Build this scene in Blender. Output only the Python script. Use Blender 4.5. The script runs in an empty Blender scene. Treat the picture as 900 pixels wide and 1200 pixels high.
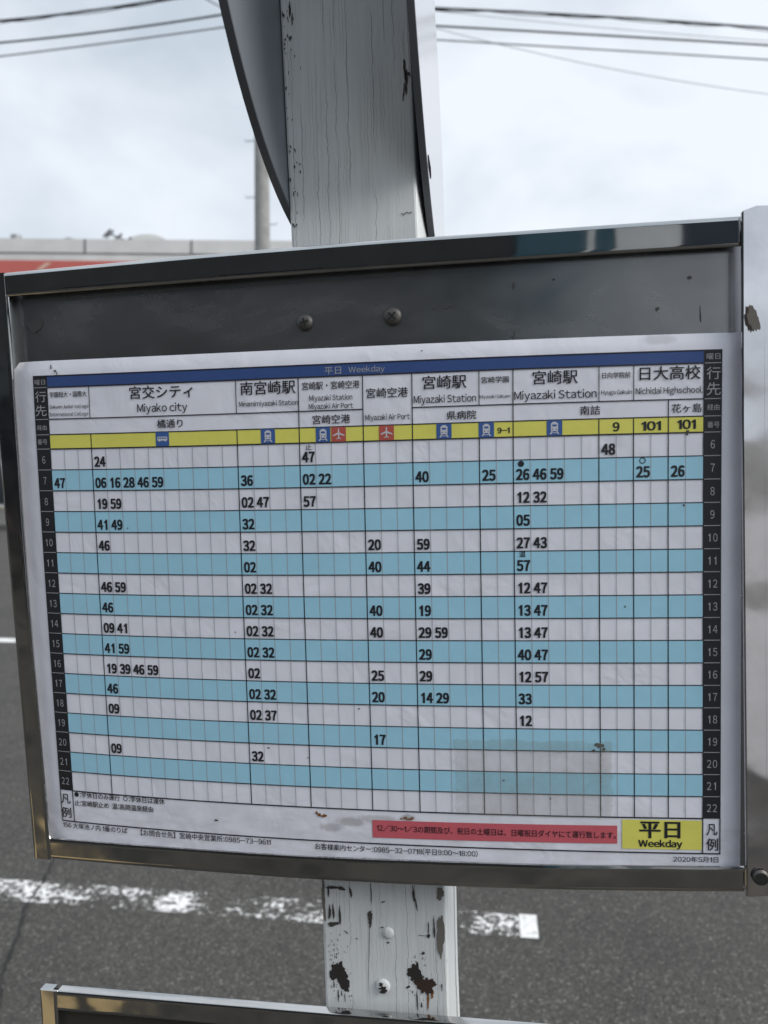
import bpy, bmesh, math, random
from mathutils import Matrix, Vector

random.seed(7)
scene = bpy.context.scene
COL = scene.collection

# ------------------------------------------------------------------ camera
CAM_POS = Vector((0.09766, -0.46674, 1.58987))
YAW, PITCH = 0.17571, -0.05013
cam_data = bpy.data.cameras.new('camera')
cam = bpy.data.objects.new('camera', cam_data)
COL.objects.link(cam)
cam.location = CAM_POS
cam.rotation_euler = (math.pi / 2 + PITCH, 0, YAW)
cam_data.sensor_fit = 'VERTICAL'
cam_data.sensor_height = 24.0
cam_data.sensor_width = 18.0
cam_data.lens = 19.4
cam_data.clip_start = 0.02
cam_data.clip_end = 3000
cam_data.dof.use_dof = True
cam_data.dof.focus_distance = 0.50
cam_data.dof.aperture_fstop = 19.4 / 2.6
scene.camera = cam

# ------------------------------------------------------------------ sky, sun, exposure
SUN_EL, SUN_AZ = math.radians(36), math.radians(103)     # azimuth clockwise from +Y
world = bpy.data.worlds.new('World')
scene.world = world
world.use_nodes = True
wn, wl = world.node_tree.nodes, world.node_tree.links
wn.clear()
w_out = wn.new('ShaderNodeOutputWorld')
w_bg = wn.new('ShaderNodeBackground'); w_bg.inputs['Strength'].default_value = 0.1
w_sky = wn.new('ShaderNodeTexSky'); w_sky.sky_type = 'NISHITA'; w_sky.sun_disc = False
w_sky.sun_elevation = SUN_EL; w_sky.sun_rotation = SUN_AZ
w_sky.air_density = 1.0; w_sky.dust_density = 2.0
w_tc = wn.new('ShaderNodeTexCoord')
w_map = wn.new('ShaderNodeMapping'); w_map.inputs['Scale'].default_value = (1.0, 1.0, 1.9)
w_map.inputs['Location'].default_value = (0.35, 0.1, 0.55)
w_n1 = wn.new('ShaderNodeTexNoise'); w_n1.inputs['Scale'].default_value = 2.3
w_n1.inputs['Detail'].default_value = 5; w_n1.inputs['Roughness'].default_value = 0.5
w_n1.inputs['Distortion'].default_value = 0.25
w_ramp = wn.new('ShaderNodeValToRGB')
w_ramp.color_ramp.elements[0].position = 0.39
w_ramp.color_ramp.elements[0].color = (4.55, 5.15, 5.8, 1)
w_ramp.color_ramp.elements[1].position = 0.60
w_ramp.color_ramp.elements[1].color = (7.1, 7.5, 8.05, 1)
w_mix = wn.new('ShaderNodeMixRGB'); w_mix.inputs['Fac'].default_value = 0.93
wl.new(w_tc.outputs['Generated'], w_map.inputs['Vector'])
wl.new(w_map.outputs['Vector'], w_n1.inputs['Vector'])
wl.new(w_n1.outputs['Fac'], w_ramp.inputs['Fac'])
wl.new(w_sky.outputs['Color'], w_mix.inputs['Color1'])
wl.new(w_ramp.outputs['Color'], w_mix.inputs['Color2'])
wl.new(w_mix.outputs['Color'], w_bg.inputs['Color'])
wl.new(w_bg.outputs['Background'], w_out.inputs['Surface'])

sun_data = bpy.data.lights.new('sun', 'SUN')
sun_data.energy = 2.1
sun_data.angle = math.radians(38)
sun_data.color = (1.0, 0.96, 0.9)
sun = bpy.data.objects.new('sun', sun_data)
COL.objects.link(sun)
to_sun = Vector((math.sin(SUN_AZ) * math.cos(SUN_EL), math.cos(SUN_AZ) * math.cos(SUN_EL), math.sin(SUN_EL)))
sun.rotation_euler = to_sun.to_track_quat('Z', 'Y').to_euler()
sun.location = (20, -10, 30)

scene.view_settings.view_transform = 'Standard'
scene.view_settings.look = 'None'
scene.view_settings.exposure = 0.42
scene.view_settings.gamma = 1.0
scene.view_settings.use_curve_mapping = False
scene.render.engine = 'CYCLES'
scene.cycles.use_denoising = True
scene.cycles.max_bounces = 8

# ------------------------------------------------------------------ helpers
# The sign stands a little out of plumb: everything bolted to the post is modelled square and then leaned by LEAN.
LEAN3 = Matrix(((0.999661, -0.001385, -0.025994), (0.001265, 0.999988, -0.004633), (0.026, 0.004598, 0.999651)))
LEAN = Matrix.Translation(CAM_POS) @ LEAN3.to_4x4() @ Matrix.Translation(-CAM_POS)


class MB:
    """Collects faces of one mesh; co-ordinates relative to an origin given at build time."""
    def __init__(self):
        self.v, self.f, self.m, self.uv = [], [], [], None

    def add(self, verts, faces, mi=0):
        n = len(self.v)
        self.v += [tuple(p) for p in verts]
        self.f += [tuple(i + n for i in f) for f in faces]
        self.m += [mi] * len(faces)

    def box(self, x0, x1, y0, y1, z0, z1, mi=0):
        self.add([(x0, y0, z0), (x1, y0, z0), (x1, y1, z0), (x0, y1, z0), (x0, y0, z1), (x1, y0, z1), (x1, y1, z1), (x0, y1, z1)],
                 [(0, 3, 2, 1), (4, 5, 6, 7), (0, 1, 5, 4), (1, 2, 6, 5), (2, 3, 7, 6), (3, 0, 4, 7)], mi)

    def rings(self, rings, closed=True, caps=True, mi=0):
        n = len(rings[0]); vs = [p for r in rings for p in r]; fs = []
        for i in range(len(rings) - 1):
            for k in range(n if closed else n - 1):
                a, b = i * n + k, i * n + (k + 1) % n
                fs.append((a, b, b + n, a + n))
        if caps and closed:
            fs.append(tuple(range(n - 1, -1, -1)))
            fs.append(tuple(range((len(rings) - 1) * n, len(rings) * n)))
        self.add(vs, fs, mi)

    def tube(self, pts, rad, n=8, mi=0):
        pts = [Vector(p) for p in pts]; rings = []
        for i, p in enumerate(pts):
            d = (pts[min(i + 1, len(pts) - 1)] - pts[max(i - 1, 0)]).normalized()
            up = Vector((0, 0, 1)) if abs(d.z) < .95 else Vector((1, 0, 0))
            a = d.cross(up).normalized(); b = d.cross(a)
            r = rad[i] if isinstance(rad, (list, tuple)) else rad
            rings.append([p + a * r * math.cos(2 * math.pi * k / n) + b * r * math.sin(2 * math.pi * k / n) for k in range(n)])
        self.rings(rings, mi=mi)

    def build(self, name, mat, parent=None, origin=(0, 0, 0), smooth=None, bevel=None):
        me = bpy.data.meshes.new(name)
        o3 = Vector(origin)
        me.from_pydata([tuple(Vector(p) - o3) for p in self.v], [], self.f)
        bm = bmesh.new(); bm.from_mesh(me)
        bmesh.ops.recalc_face_normals(bm, faces=bm.faces) if self.uv is None else None
        bm.to_mesh(me); bm.free()
        mats = mat if isinstance(mat, (list, tuple)) else [mat]
        for m in mats: me.materials.append(m)
        if len(mats) > 1:
            for p, mi in zip(me.polygons, self.m): p.material_index = mi
        if self.uv is not None:
            lay = me.uv_layers.new(name='sheet')
            for lp in me.loops: lay.data[lp.index].uv = self.uv[lp.vertex_index]
        if smooth is not None:
            for p in me.polygons: p.use_smooth = True
            me.set_sharp_from_angle(angle=math.radians(smooth))
        o = bpy.data.objects.new(name, me)
        COL.objects.link(o)
        if parent is not None: o.parent = parent
        if bevel:
            md = o.modifiers.new('edge', 'BEVEL'); md.width = bevel; md.segments = 2; md.limit_method = 'ANGLE'
        return o


def tag(o, label=None, cat=None, group=None, kind=None):
    if label: o['label'] = label
    if cat: o['category'] = cat
    if group: o['group'] = group
    if kind: o['kind'] = kind
    return o


def thing(name, label, cat, base=(0, 0, 0), group=None, lean=False, rotz=0):
    o = bpy.data.objects.new(name, None); COL.objects.link(o)
    o.empty_display_size = .1
    m = Matrix.Translation(base) @ Matrix.Rotation(rotz, 4, 'Z')
    o.matrix_world = LEAN @ m if lean else m
    return tag(o, label, cat, group)


def mat(name, color, rough=0.6, metal=0.0, spec=0.5):
    m = bpy.data.materials.new(name); m.use_nodes = True
    b = m.node_tree.nodes['Principled BSDF']
    b.inputs['Base Color'].default_value = (*color, 1)
    b.inputs['Roughness'].default_value = rough
    b.inputs['Metallic'].default_value = metal
    b.inputs['Specular IOR Level'].default_value = spec
    return m


def N(m, typ, **kw):
    n = m.node_tree.nodes.new(typ)
    for k, v in kw.items():
        if k in n.inputs: n.inputs[k].default_value = v
        else: setattr(n, k, v)
    return n


def L(m, a, b): m.node_tree.links.new(a, b)


def P(m): return m.node_tree.nodes['Principled BSDF']


def ramp(m, src, stops):
    r = N(m, 'ShaderNodeValToRGB')
    els = r.color_ramp.elements
    while len(els) < len(stops): els.new(0.5)
    for e, (p, c) in zip(els, stops):
        e.position = p; e.color = (*c, 1) if len(c) == 3 else c
    L(m, src, r.inputs['Fac'])
    return r


def mixrgb(m, fac, c1, c2, bt='MIX'):
    n = N(m, 'ShaderNodeMixRGB', blend_type=bt)
    for s, i in ((fac, 'Fac'), (c1, 'Color1'), (c2, 'Color2')):
        if hasattr(s, 'links'): L(m, s, n.inputs[i])
        elif isinstance(s, (int, float)): n.inputs[i].default_value = s
        else: n.inputs[i].default_value = (*s, 1)
    return n


def noise(m, coord, scale, detail=3, rough=.5, sc=None, dist=0):
    n = N(m, 'ShaderNodeTexNoise', Scale=scale, Detail=detail, Roughness=rough, Distortion=dist)
    if sc:
        mp = N(m, 'ShaderNodeMapping', Scale=sc); L(m, coord, mp.inputs['Vector']); coord = mp.outputs['Vector']
    L(m, coord, n.inputs['Vector'])
    return n.outputs['Fac']


def coord(m, which='Object'): return N(m, 'ShaderNodeTexCoord').outputs[which]


def mth(m, op, a, b=0.0, clamp=False):
    n = N(m, 'ShaderNodeMath', operation=op, use_clamp=clamp)
    for s, i in ((a, 0), (b, 1)):
        if hasattr(s, 'links'): L(m, s, n.inputs[i])
        else: n.inputs[i].default_value = s
    return n.outputs[0]


def bump(m, h, strength=.3, dist=.001):
    n = N(m, 'ShaderNodeBump', Strength=strength, Distance=dist)
    L(m, h, n.inputs['Height']); L(m, n.outputs['Normal'], P(m).inputs['Normal'])
    return n


# ------------------------------------------------------------------ materials
def steel_mat(name, base, rough, wav, scale):
    m = mat(name, base, rough, 1.0)
    c = coord(m)
    h = noise(m, c, scale, 2, .45)
    bump(m, h, 1.0, wav)
    g = noise(m, c, 60, 6, .65)
    L(m, ramp(m, g, [(.35, (rough * .8,) * 3), (.75, (rough * 1.9,) * 3)]).outputs['Color'], P(m).inputs['Roughness'])
    s = noise(m, c, 23, 5, .6)
    L(m, mixrgb(m, 1.0, base, ramp(m, s, [(.3, (.8, .8, .8)), (.62, (1, 1, 1))]).outputs['Color'], 'MULTIPLY').outputs['Color'], P(m).inputs['Base Color'])
    return m


STEEL = steel_mat('polished_steel', (.60, .60, .59), .08, .0032, 15)
STEEL_FLAT = steel_mat('flat_polished_steel', (.60, .61, .61), .03, .0003, 12)
STEEL_SIDE = steel_mat('dented_steel', (.72, .71, .73), .08, .0075, 8)
PANEL = mat('dull_steel_panel', (.46, .465, .47), .34, .95)
g_ = noise(PANEL, coord(PANEL), 14, 5, .6, (1, 1, .4))
L(PANEL, ramp(PANEL, g_, [(.3, (.40, .405, .41)), (.7, (.50, .505, .51))]).outputs['Color'], P(PANEL).inputs['Base Color'])
g_ = noise(PANEL, coord(PANEL), 11, 5, .65, (1, 1, 1.6), .8)
L(PANEL, ramp(PANEL, g_, [(.36, (.20, .20, .20)), (.52, (.25, .25, .25)), (.68, (.31, .31, .31))]).outputs['Color'], P(PANEL).inputs['Roughness'])
SCREW = mat('screw_steel', (.12, .115, .11), .5, .8)
DARK = mat('dark_recess', (.012, .012, .012), .7)

PAPER = mat('laminated_paper', (.83, .845, .93), .5)
P(PAPER).inputs['Coat Weight'].default_value = .6
P(PAPER).inputs['Coat Roughness'].default_value = .2


def ink(name, c, coat=.35):
    m = mat(name, c, .55)
    P(m).inputs['Coat Weight'].default_value = coat
    P(m).inputs['Coat Roughness'].default_value = .12
    g = noise(m, coord(m), 90, 4, .6)
    L(m, mixrgb(m, 1.0, c, ramp(m, g, [(.3, (.93, .93, .93)), (.7, (1, 1, 1))]).outputs['Color'], 'MULTIPLY').outputs['Color'], P(m).inputs['Base Color'])
    return m


INK_BLACK = ink('black_ink', (.013, .014, .020))
INK_GREY = ink('grey_ink', (.40, .41, .45))
INK_PALE = ink('pale_row_line_ink', (.16, .27, .33))
INK_CYAN = ink('light_blue_ink', (.37, .69, .86))
INK_YELLOW = ink('yellow_ink', (.80, .765, .15))
INK_BLUE = ink('blue_ink', (.036, .082, .26))
INK_ICON = ink('icon_blue_ink', (.045, .12, .36))
INK_RED = ink('red_ink', (.62, .12, .15))
INK_PLANE = ink('icon_red_ink', (.50, .10, .075))
INK_WHITE = ink('white_ink', (.62, .63, .68))
INK_DIM = ink('dim_white_ink', (.40, .41, .44))


def paper_dirt():
    m = PAPER
    uv = N(m, 'ShaderNodeUVMap', uv_map='sheet').outputs['UV']
    sep = N(m, 'ShaderNodeSeparateXYZ'); L(m, uv, sep.inputs[0])
    u, v = sep.outputs['X'], sep.outputs['Y']
    def spot(cu, cv, ru, rv, fuzz, sc):
        a = mth(m, 'DIVIDE', mth(m, 'SUBTRACT', u, cu), ru); b = mth(m, 'DIVIDE', mth(m, 'SUBTRACT', v, cv), rv)
        d = mth(m, 'SQRT', mth(m, 'ADD', mth(m, 'MULTIPLY', a, a), mth(m, 'MULTIPLY', b, b)))
        n = noise(m, uv, sc, 5, .65)
        d2 = mth(m, 'ADD', d, mth(m, 'MULTIPLY', mth(m, 'SUBTRACT', n, .5), fuzz))
        return mth(m, 'SUBTRACT', 1.0, mth(m, 'MULTIPLY', mth(m, 'SUBTRACT', d2, .55), 2.2), True)
    spots = [(18.3, 17.93, .9, .26, .9, 2.2, .42), (19.5, 17.62, 1.1, .26, .9, 2.4, .45), (21.2, 17.42, 1.6, .22, .9, 2.2, .38),
             (38.4, -3.95, 1.1, .26, 1.2, 1.6, .30), (23.2, 17.3, .55, .2, 1.0, 3., .55), (34.9, 13.8, .8, .35, 1.6, 2.6, .35)]
    col = None
    base = mixrgb(m, ramp(m, noise(m, uv, .5, 5, .6, (1, 1.4, 1)), [(.45, (0, 0, 0)), (.75, (.16, .16, .16))]).outputs['Color'], (.83, .845, .93), (.64, .64, .67))
    col = base.outputs['Color']
    for cu, cv, ru, rv, fz, sc, amt in spots:
        f = mth(m, 'MULTIPLY', spot(cu, cv, ru, rv, fz, sc), amt)
        col = mixrgb(m, f, col, (.20, .19, .18)).outputs['Color']
    # lower margin grime below the table
    low = mth(m, 'MULTIPLY', mth(m, 'SUBTRACT', v, 17.0), 1.5, True)
    g = ramp(m, noise(m, uv, .9, 6, .7, (.5, 1.6, 1)), [(.42, (0, 0, 0)), (.7, (.35, .35, .35))]).outputs['Color']
    gm = N(m, 'ShaderNodeMath', operation='MULTIPLY'); L(m, low, gm.inputs[0]); L(m, g, gm.inputs[1])
    col = mixrgb(m, gm.outputs[0], col, (.40, .385, .36)).outputs['Color']
    L(m, col, P(m).inputs['Base Color'])
    bump(m, noise(m, uv, .30, 3, .5, (1, 1.2, 1), .6), .6, .0022)
paper_dirt()


def painted_wood():
    m = mat('weathered_white_paint', (.66, .67, .66), .62)
    c = coord(m)
    # long cracks that follow the grain: lines at uneven spacing across the face, wandering a little on the way down
    sep = N(m, 'ShaderNodeSeparateXYZ'); L(m, c, sep.inputs[0])
    ax = mth(m, 'ADD', sep.outputs['X'], sep.outputs['Y'])
    w1 = mth(m, 'MULTIPLY', mth(m, 'SUBTRACT', noise(m, c, 60, 6, .72, (.5, .5, 1)), .5), .0052)
    axw = mth(m, 'ADD', ax, w1)
    def cracks(scale, w):
        v = N(m, 'ShaderNodeTexVoronoi', voronoi_dimensions='1D', feature='DISTANCE_TO_EDGE', Scale=scale)
        L(m, axw, v.inputs['W'])
        return ramp(m, v.outputs['Distance'], [(0, (1, 1, 1)), (w * .5, (.8, .8, .8)), (w, (0, 0, 0))]).outputs['Color']
    k1 = cracks(150, .024)
    k2 = cracks(420, .05)
    brk = ramp(m, noise(m, c, 24, 3, .5, (3.2, 3.2, .42)), [(.50, (0, 0, 0)), (.57, (1, 1, 1))]).outputs['Color']
    brk2 = ramp(m, noise(m, c, 40, 3, .55, (3, 3, .5)), [(.46, (0, 0, 0)), (.60, (.55, .55, .55))]).outputs['Color']
    ka = mixrgb(m, 1.0, k1, brk, 'MULTIPLY').outputs['Color']
    kb = mixrgb(m, 1.0, k2, brk2, 'MULTIPLY').outputs['Color']
    crack = mixrgb(m, 1.0, ka, kb, 'LIGHTEN').outputs['Color']
    # small pits
    pit = ramp(m, noise(m, c, 260, 3, .6, (1, 1, .5)), [(.70, (0, 0, 0)), (.73, (1, 1, 1))]).outputs['Color']
    pitz = ramp(m, noise(m, c, 22, 3, .5, (1, 1, .6)), [(.55, (0, 0, 0)), (.66, (1, 1, 1))]).outputs['Color']
    pits = mixrgb(m, 1.0, pit, pitz, 'MULTIPLY').outputs['Color']
    tone = ramp(m, noise(m, c, 14, 6, .65, (1, 1, .25)), [(.28, (.61, .635, .645)), (.62, (.73, .755, .76))]).outputs['Color']
    fine = ramp(m, noise(m, c, 330, 3, .6, (1, 1, .06)), [(.3, (.92, .92, .92)), (.65, (1, 1, 1))]).outputs['Color']
    tone = mixrgb(m, 1.0, tone, fine, 'MULTIPLY').outputs['Color']
    a = mixrgb(m, crack, tone, (.07, .065, .06)).outputs['Color']
    b = mixrgb(m, pits, a, (.08, .075, .07)).outputs['Color']
    L(m, b, P(m).inputs['Base Color'])
    hh = mixrgb(m, 1.0, mixrgb(m, .5, fine, tone).outputs['Color'], crack, 'SUBTRACT').outputs['Color']
    bump(m, hh, .5, .0006)
    return m


WOOD = painted_wood()
KNOT = mat('black_knot', (.022, .019, .017), .85)
FLAKE = mat('flaked_dark_wood', (.055, .050, .045), .85)
BARE = mat('bare_grey_wood', (.15, .14, .125), .85)
RUST = mat('rust', (.20, .085, .025), .85)
RUST_DARK = mat('dark_rust', (.035, .018, .012), .85)
DISC_BACK = mat('grey_disc_back', (.30, .31, .33), .5)
g_ = noise(DISC_BACK, coord(DISC_BACK), 9, 5, .6, (1, 1, .3))
L(DISC_BACK, ramp(DISC_BACK, g_, [(.3, (.17, .19, .215)), (.7, (.22, .245, .275))]).outputs['Color'], P(DISC_BACK).inputs['Base Color'])
DISC_RIM = mat('dark_disc_rim', (.10, .11, .125), .6)
DISC_FACE = mat('white_gloss_disc_face', (.42, .42, .46), .14)
P(DISC_FACE).inputs['Coat Weight'].default_value = .0
MARK = mat('black_mark', (.012, .013, .018), .9, 0, .05)


def asphalt(name, lo, mid, hi, scale=1.0):
    m = mat(name, mid, .85)
    c = coord(m)
    v = N(m, 'ShaderNodeTexVoronoi', Scale=95 * scale); L(m, c, v.inputs['Vector'])
    sepc = N(m, 'ShaderNodeSeparateColor'); L(m, v.outputs['Color'], sepc.inputs[0])
    st = ramp(m, sepc.outputs[0], [(.0, lo), (.45, mid), (.8, mid), (.93, hi), (1.0, tuple(min(1, x * 1.9) for x in hi))]).outputs['Color']
    edge = ramp(m, v.outputs['Distance'], [(.35, (1, 1, 1)), (.75, (.45, .45, .45))]).outputs['Color']
    a = mixrgb(m, 1.0, st, edge, 'MULTIPLY').outputs['Color']
    big = ramp(m, noise(m, c, 1.6, 6, .6), [(.3, (.74, .74, .735)), (.5, (.95, .95, .94)), (.7, (1.05, 1.05, 1.03))]).outputs['Color']
    L(m, mixrgb(m, 1.0, a, big, 'MULTIPLY').outputs['Color'], P(m).inputs['Base Color'])
    bump(m, v.outputs['Distance'], .8, -.004)
    return m


ASPHALT = asphalt('asphalt', (.058, .056, .051), (.088, .085, .078), (.150, .146, .135), 1.7)
LOT = asphalt('car_park_asphalt', (.075, .075, .072), (.13, .13, .125), (.2, .2, .19), .5)


def worn_paint(name, col, lo, hi, sc=38):
    """Road paint worn through to the asphalt below: bare patches are see-through."""
    m = mat(name, col, .7)
    c = coord(m)
    n1 = noise(m, c, sc, 8, .82)
    n2 = noise(m, c, 4.5, 3, .55)
    s = mth(m, 'ADD', n1, mth(m, 'MULTIPLY', mth(m, 'SUBTRACT', n2, .5), .55))
    L(m, ramp(m, s, [(lo, (0, 0, 0)), (hi, (1, 1, 1))]).outputs['Color'], P(m).inputs['Alpha'])
    L(m, ramp(m, noise(m, c, 60, 4, .6), [(.3, tuple(x * .75 for x in col)), (.65, col)]).outputs['Color'], P(m).inputs['Base Color'])
    return m


LINE_WORN = worn_paint('worn_white_road_paint', (.88, .88, .87), .525, .56, 40)
LINE = worn_paint('white_road_paint', (.86, .86, .85), .36, .42)
YELLOW_LINE = mat('yellow_road_paint', (.55, .42, .03), .7)
CONC = mat('concrete', (.33, .33, .32), .85)
g_ = noise(CONC, coord(CONC), 3, 6, .65)
L(CONC, ramp(CONC, g_, [(.3, (.22, .22, .215)), (.7, (.36, .36, .35))]).outputs['Color'], P(CONC).inputs['Base Color'])
KERB = mat('dark_kerb_concrete', (.09, .09, .088), .9)
CABLE = mat('cable_rubber', (.02, .02, .022), .6)
CABLE_GREY = mat('grey_cable', (.12, .12, .13), .6)
GALV = mat('galvanised_metal', (.30, .31, .32), .5, .6)
FACADE = mat('pale_cladding', (.66, .66, .65), .6)
g_ = noise(FACADE, coord(FACADE), .7, 5, .6)
L(FACADE, ramp(FACADE, g_, [(.3, (.56, .56, .555)), (.7, (.68, .68, .67))]).outputs['Color'], P(FACADE).inputs['Base Color'])
SEAM = mat('dark_seam', (.10, .10, .10), .7)
SIGN_RED = mat('red_fascia', (.50, .12, .10), .5)
SIGN_TAN = mat('pale_lettering', (.60, .40, .33), .5)
GLASS_DARK = mat('dark_window_glass', (.02, .025, .03), .08)
PAVING = mat('dark_paving', (.045, .043, .039), .85)
g_ = noise(PAVING, coord(PAVING), 2.2, 6, .65)
L(PAVING, ramp(PAVING, g_, [(.36, (.012, .012, .011)), (.52, (.04, .036, .030)), (.66, (.085, .072, .055))]).outputs['Color'], P(PAVING).inputs['Base Color'])
PALE_SLAB = mat('reflected_pale_concrete', (.36, .35, .345), .85)
TAN_SLAB = mat('reflected_tan', (.38, .275, .13), .8)
BROWN = mat('reflected_dark_boards', (.05, .038, .028), .7)
g_ = noise(BROWN, coord(BROWN), 6, 4, .6, (8, 1, .4))
L(BROWN, ramp(BROWN, g_, [(.3, (.030, .031, .030)), (.7, (.055, .056, .055))]).outputs['Color'], P(BROWN).inputs['Base Color'])
TEAL = mat('reflected_teal', (.05, .12, .16), .5)
WHITE_WALL = mat('reflected_white', (.75, .74, .72), .7)
NAVY = mat('reflected_navy', (.03, .04, .06), .5)
VAULT = mat('pale_roof_sheet', (.62, .62, .61), .6)
HILLM = mat('far_hill_green', (.10, .14, .13), .9)
GROUNDM = mat('bare_ground', (.13, .125, .11), .9)
g_ = noise(GROUNDM, coord(GROUNDM), .3, 6, .6)
L(GROUNDM, ramp(GROUNDM, g_, [(.3, (.10, .10, .09)), (.7, (.16, .155, .14))]).outputs['Color'], P(GROUNDM).inputs['Base Color'])

# ================================================================== SETTING
def sheet(name, x0, x1, y0, y1, z, m, label=None, n=1):
    b = MB()
    b.add([(x0, y0, z), (x1, y0, z), (x1, y1, z), (x0, y1, z)], [(0, 1, 2, 3)])
    return tag(b.build(name, m), kind='structure')


sheet('ground', -1500, 1500, -1500, 1500, -.012, GROUNDM)
sheet('road', -200, 200, 1.0, 19.2, 0.0, ASPHALT)
sheet('car_park', -200, 200, 19.4, 60, .006, LOT)
b = MB(); b.box(-200, 200, -8.6, .82, -.1, .115)
tag(b.build('pavement', PAVING), kind='structure')
b = MB(); b.box(-200, 200, .82, 1.0, -.1, .125)
tag(b.build('kerb', CONC, bevel=.012), kind='structure')
b = MB(); b.box(-200, 200, 19.2, 19.4, -.1, .17)
tag(b.build('kerb', KERB, bevel=.015), kind='structure')

b = MB(); b.box(2.6, 60, -8.4, -1.6, .05, .121)
tag(b.build('reflected_pale_slab', PALE_SLAB), kind='structure')  # unseen pale slab, added to give the wide right rail a brighter reflection
b = MB(); b.box(-2.7, -1.80, -1.93, -1.615, .05, .122); b.box(-2.3, -1.02, -1.61, -.95, .05, .122)
tag(b.build('reflected_tan_slab', TAN_SLAB, bevel=.003), kind='structure')  # unseen tan slabs, added so the lower left steel corners reflect tan

# painted lines: they run 2.6 degrees off the sign's own line
ang = math.radians(2.6)
def painted(name, x, y, length, width, z, m, a=ang):
    d = Vector((math.cos(a), math.sin(a), 0)); n = Vector((-d.y, d.x, 0)); p = Vector((x, y, z))
    b = MB(); b.add([p, p + d * length, p + d * length + n * width, p + n * width], [(0, 1, 2, 3)])
    o = b.build(name, m); return tag(o, kind='structure')


painted('road_marking', -6.5, 2.012, 6.58, .150, .004, LINE_WORN)
painted('road_marking', .075, 2.312, .062, .150, .004, LINE)
painted('road_marking', -12.0, 6.06, 8.2, .17, .004, LINE)
painted('road_marking', 2.4, 6.71, 6.0, .17, .004, LINE)
painted('road_marking', -36, 30.9, 34, .16, .010, YELLOW_LINE, 0.0)

# crack in the asphalt, left of the sign
b = MB()
cp = [(-1.83, 2.66), (-1.79, 2.50), (-1.735, 2.36), (-1.71, 2.22), (-1.66, 2.11), (-1.585, 1.97), (-1.55, 1.86), (-1.47, 1.72), (-1.42, 1.58)]
pts = []
for (xa, ya), (xb, yb) in zip(cp, cp[1:]):
    for k in range(8):
        t = k / 8; pts.append((xa + (xb - xa) * t + random.uniform(-.007, .007), ya + (yb - ya) * t + random.uniform(-.004, .004)))
vs, fs = [], []
for i, (x, y) in enumerate(pts):
    w = random.uniform(.002, .0065); vs += [(x - w, y, .006), (x + w, y, .006)]
    if i: fs.append((2 * i - 2, 2 * i - 1, 2 * i + 1, 2 * i))
b.add(vs, fs)
tag(b.build('road_crack', DARK), kind='structure')

# low far hills round the horizon
b = MB(); vs, fs = [], []
for i in range(121):
    a = -1.2 + 2.4 * i / 120
    h = 26 + 14 * math.sin(a * 5.1 + 1) + 8 * math.sin(a * 13) + random.uniform(-2, 2)
    for r, hh in ((700, -1), (820, h * .7), (950, h), (1150, -1)):
        vs.append((r * math.sin(a), r * math.cos(a), hh))
    if i:
        for k in range(3): fs.append((4 * i - 4 + k, 4 * i - 3 + k, 4 * i + 1 + k, 4 * i + k))
b.add(vs, fs)
tag(b.build('hills', HILLM, smooth=60), kind='structure')

# ------------------------------------------------------------------ store across the road
phi = math.radians(12.0)
PL = Vector((-22.3, 32.0, 0)); PR = Vector((-10.23, 34.55, 0))
store = thing('store_building', 'long pale store with a red fascia band across the road', 'building', PL + Vector((0, 0, 0)), rotz=phi)
X0, X1, DEP = -14.0, 26.0, 18.0
b = MB(); b.box(X0, X1, 0, DEP, 0, 10.5); b.build('wall', FACADE, store)
b = MB(); b.box(X0 - .1, X1 + .1, -.25, .15, 10.85, 11.43)
for k in range(-8, 14):
    pass
par = b.build('parapet', FACADE, store)
s = MB()
for x in (-9.5, -4.6, 0.15 + 3.5, 8.15, 12.8, 17.5, 22.0): s.box(x - .03, x + .03, -.275, -.245, 10.86, 11.42)
s.build('panel_seam', SEAM, par)
b = MB(); b.box(X0 - .1, X1 + .1, -.14, .12, 10.79, 10.85); b.build('shadow_gap_flashing', SEAM, store)
b = MB(); b.box(X0 - .1, X1 + .1, -.22, .12, 10.52, 10.79); b.build('fascia_trim', FACADE, store)
b = MB(); b.box(X0 - .1, X1 + .1, -.24, .12, 9.35, 10.52); fas = b.build('fascia', SIGN_RED, store)
b = MB(); b.add([(1.55, -.262, 10.10), (1.80, -.262, 10.10), (2.25, -.262, 10.42), (1.98, -.262, 10.42), (1.55, -.245, 10.10), (1.80, -.245, 10.10), (2.25, -.245, 10.42), (1.98, -.245, 10.42)],
                [(0, 1, 2, 3), (7, 6, 5, 4), (0, 4, 5, 1), (1, 5, 6, 2), (2, 6, 7, 3), (3, 7, 4, 0)])
b.build('lettering', SIGN_TAN, fas)
for k in range(8):
    x = X0 + 1.2 + k * 4.9
    b = MB(); b.box(x, x + 4.1, -.06, .05, .15, 3.0); win = b.build('window', GLASS_DARK, store)
    b = MB()
    for xx in (x - .06, x + 2.0, x + 4.1): b.box(xx, xx + .06, -.10, .05, .1, 3.06)
    b.box(x - .06, x + 4.16, -.095, .05, 3.0, 3.08); b.build('frame', GALV, win)
# vaulted roof light behind the parapet
b = MB(); rings = []
for yy in (1.2, 4.5):
    rings.append([(5.9 + 1.15 * math.cos(math.pi * k / 14), yy, 11.2 + .86 * math.sin(math.pi * k / 14) ** .8) for k in range(15)])
b.rings(rings); b.build('roof_vault', VAULT, store, smooth=40)

def on_roof(x, y, z): 
    return Matrix.Translation(PL) @ Matrix.Rotation(phi, 4, 'Z') @ Vector((x, y, z))

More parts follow.
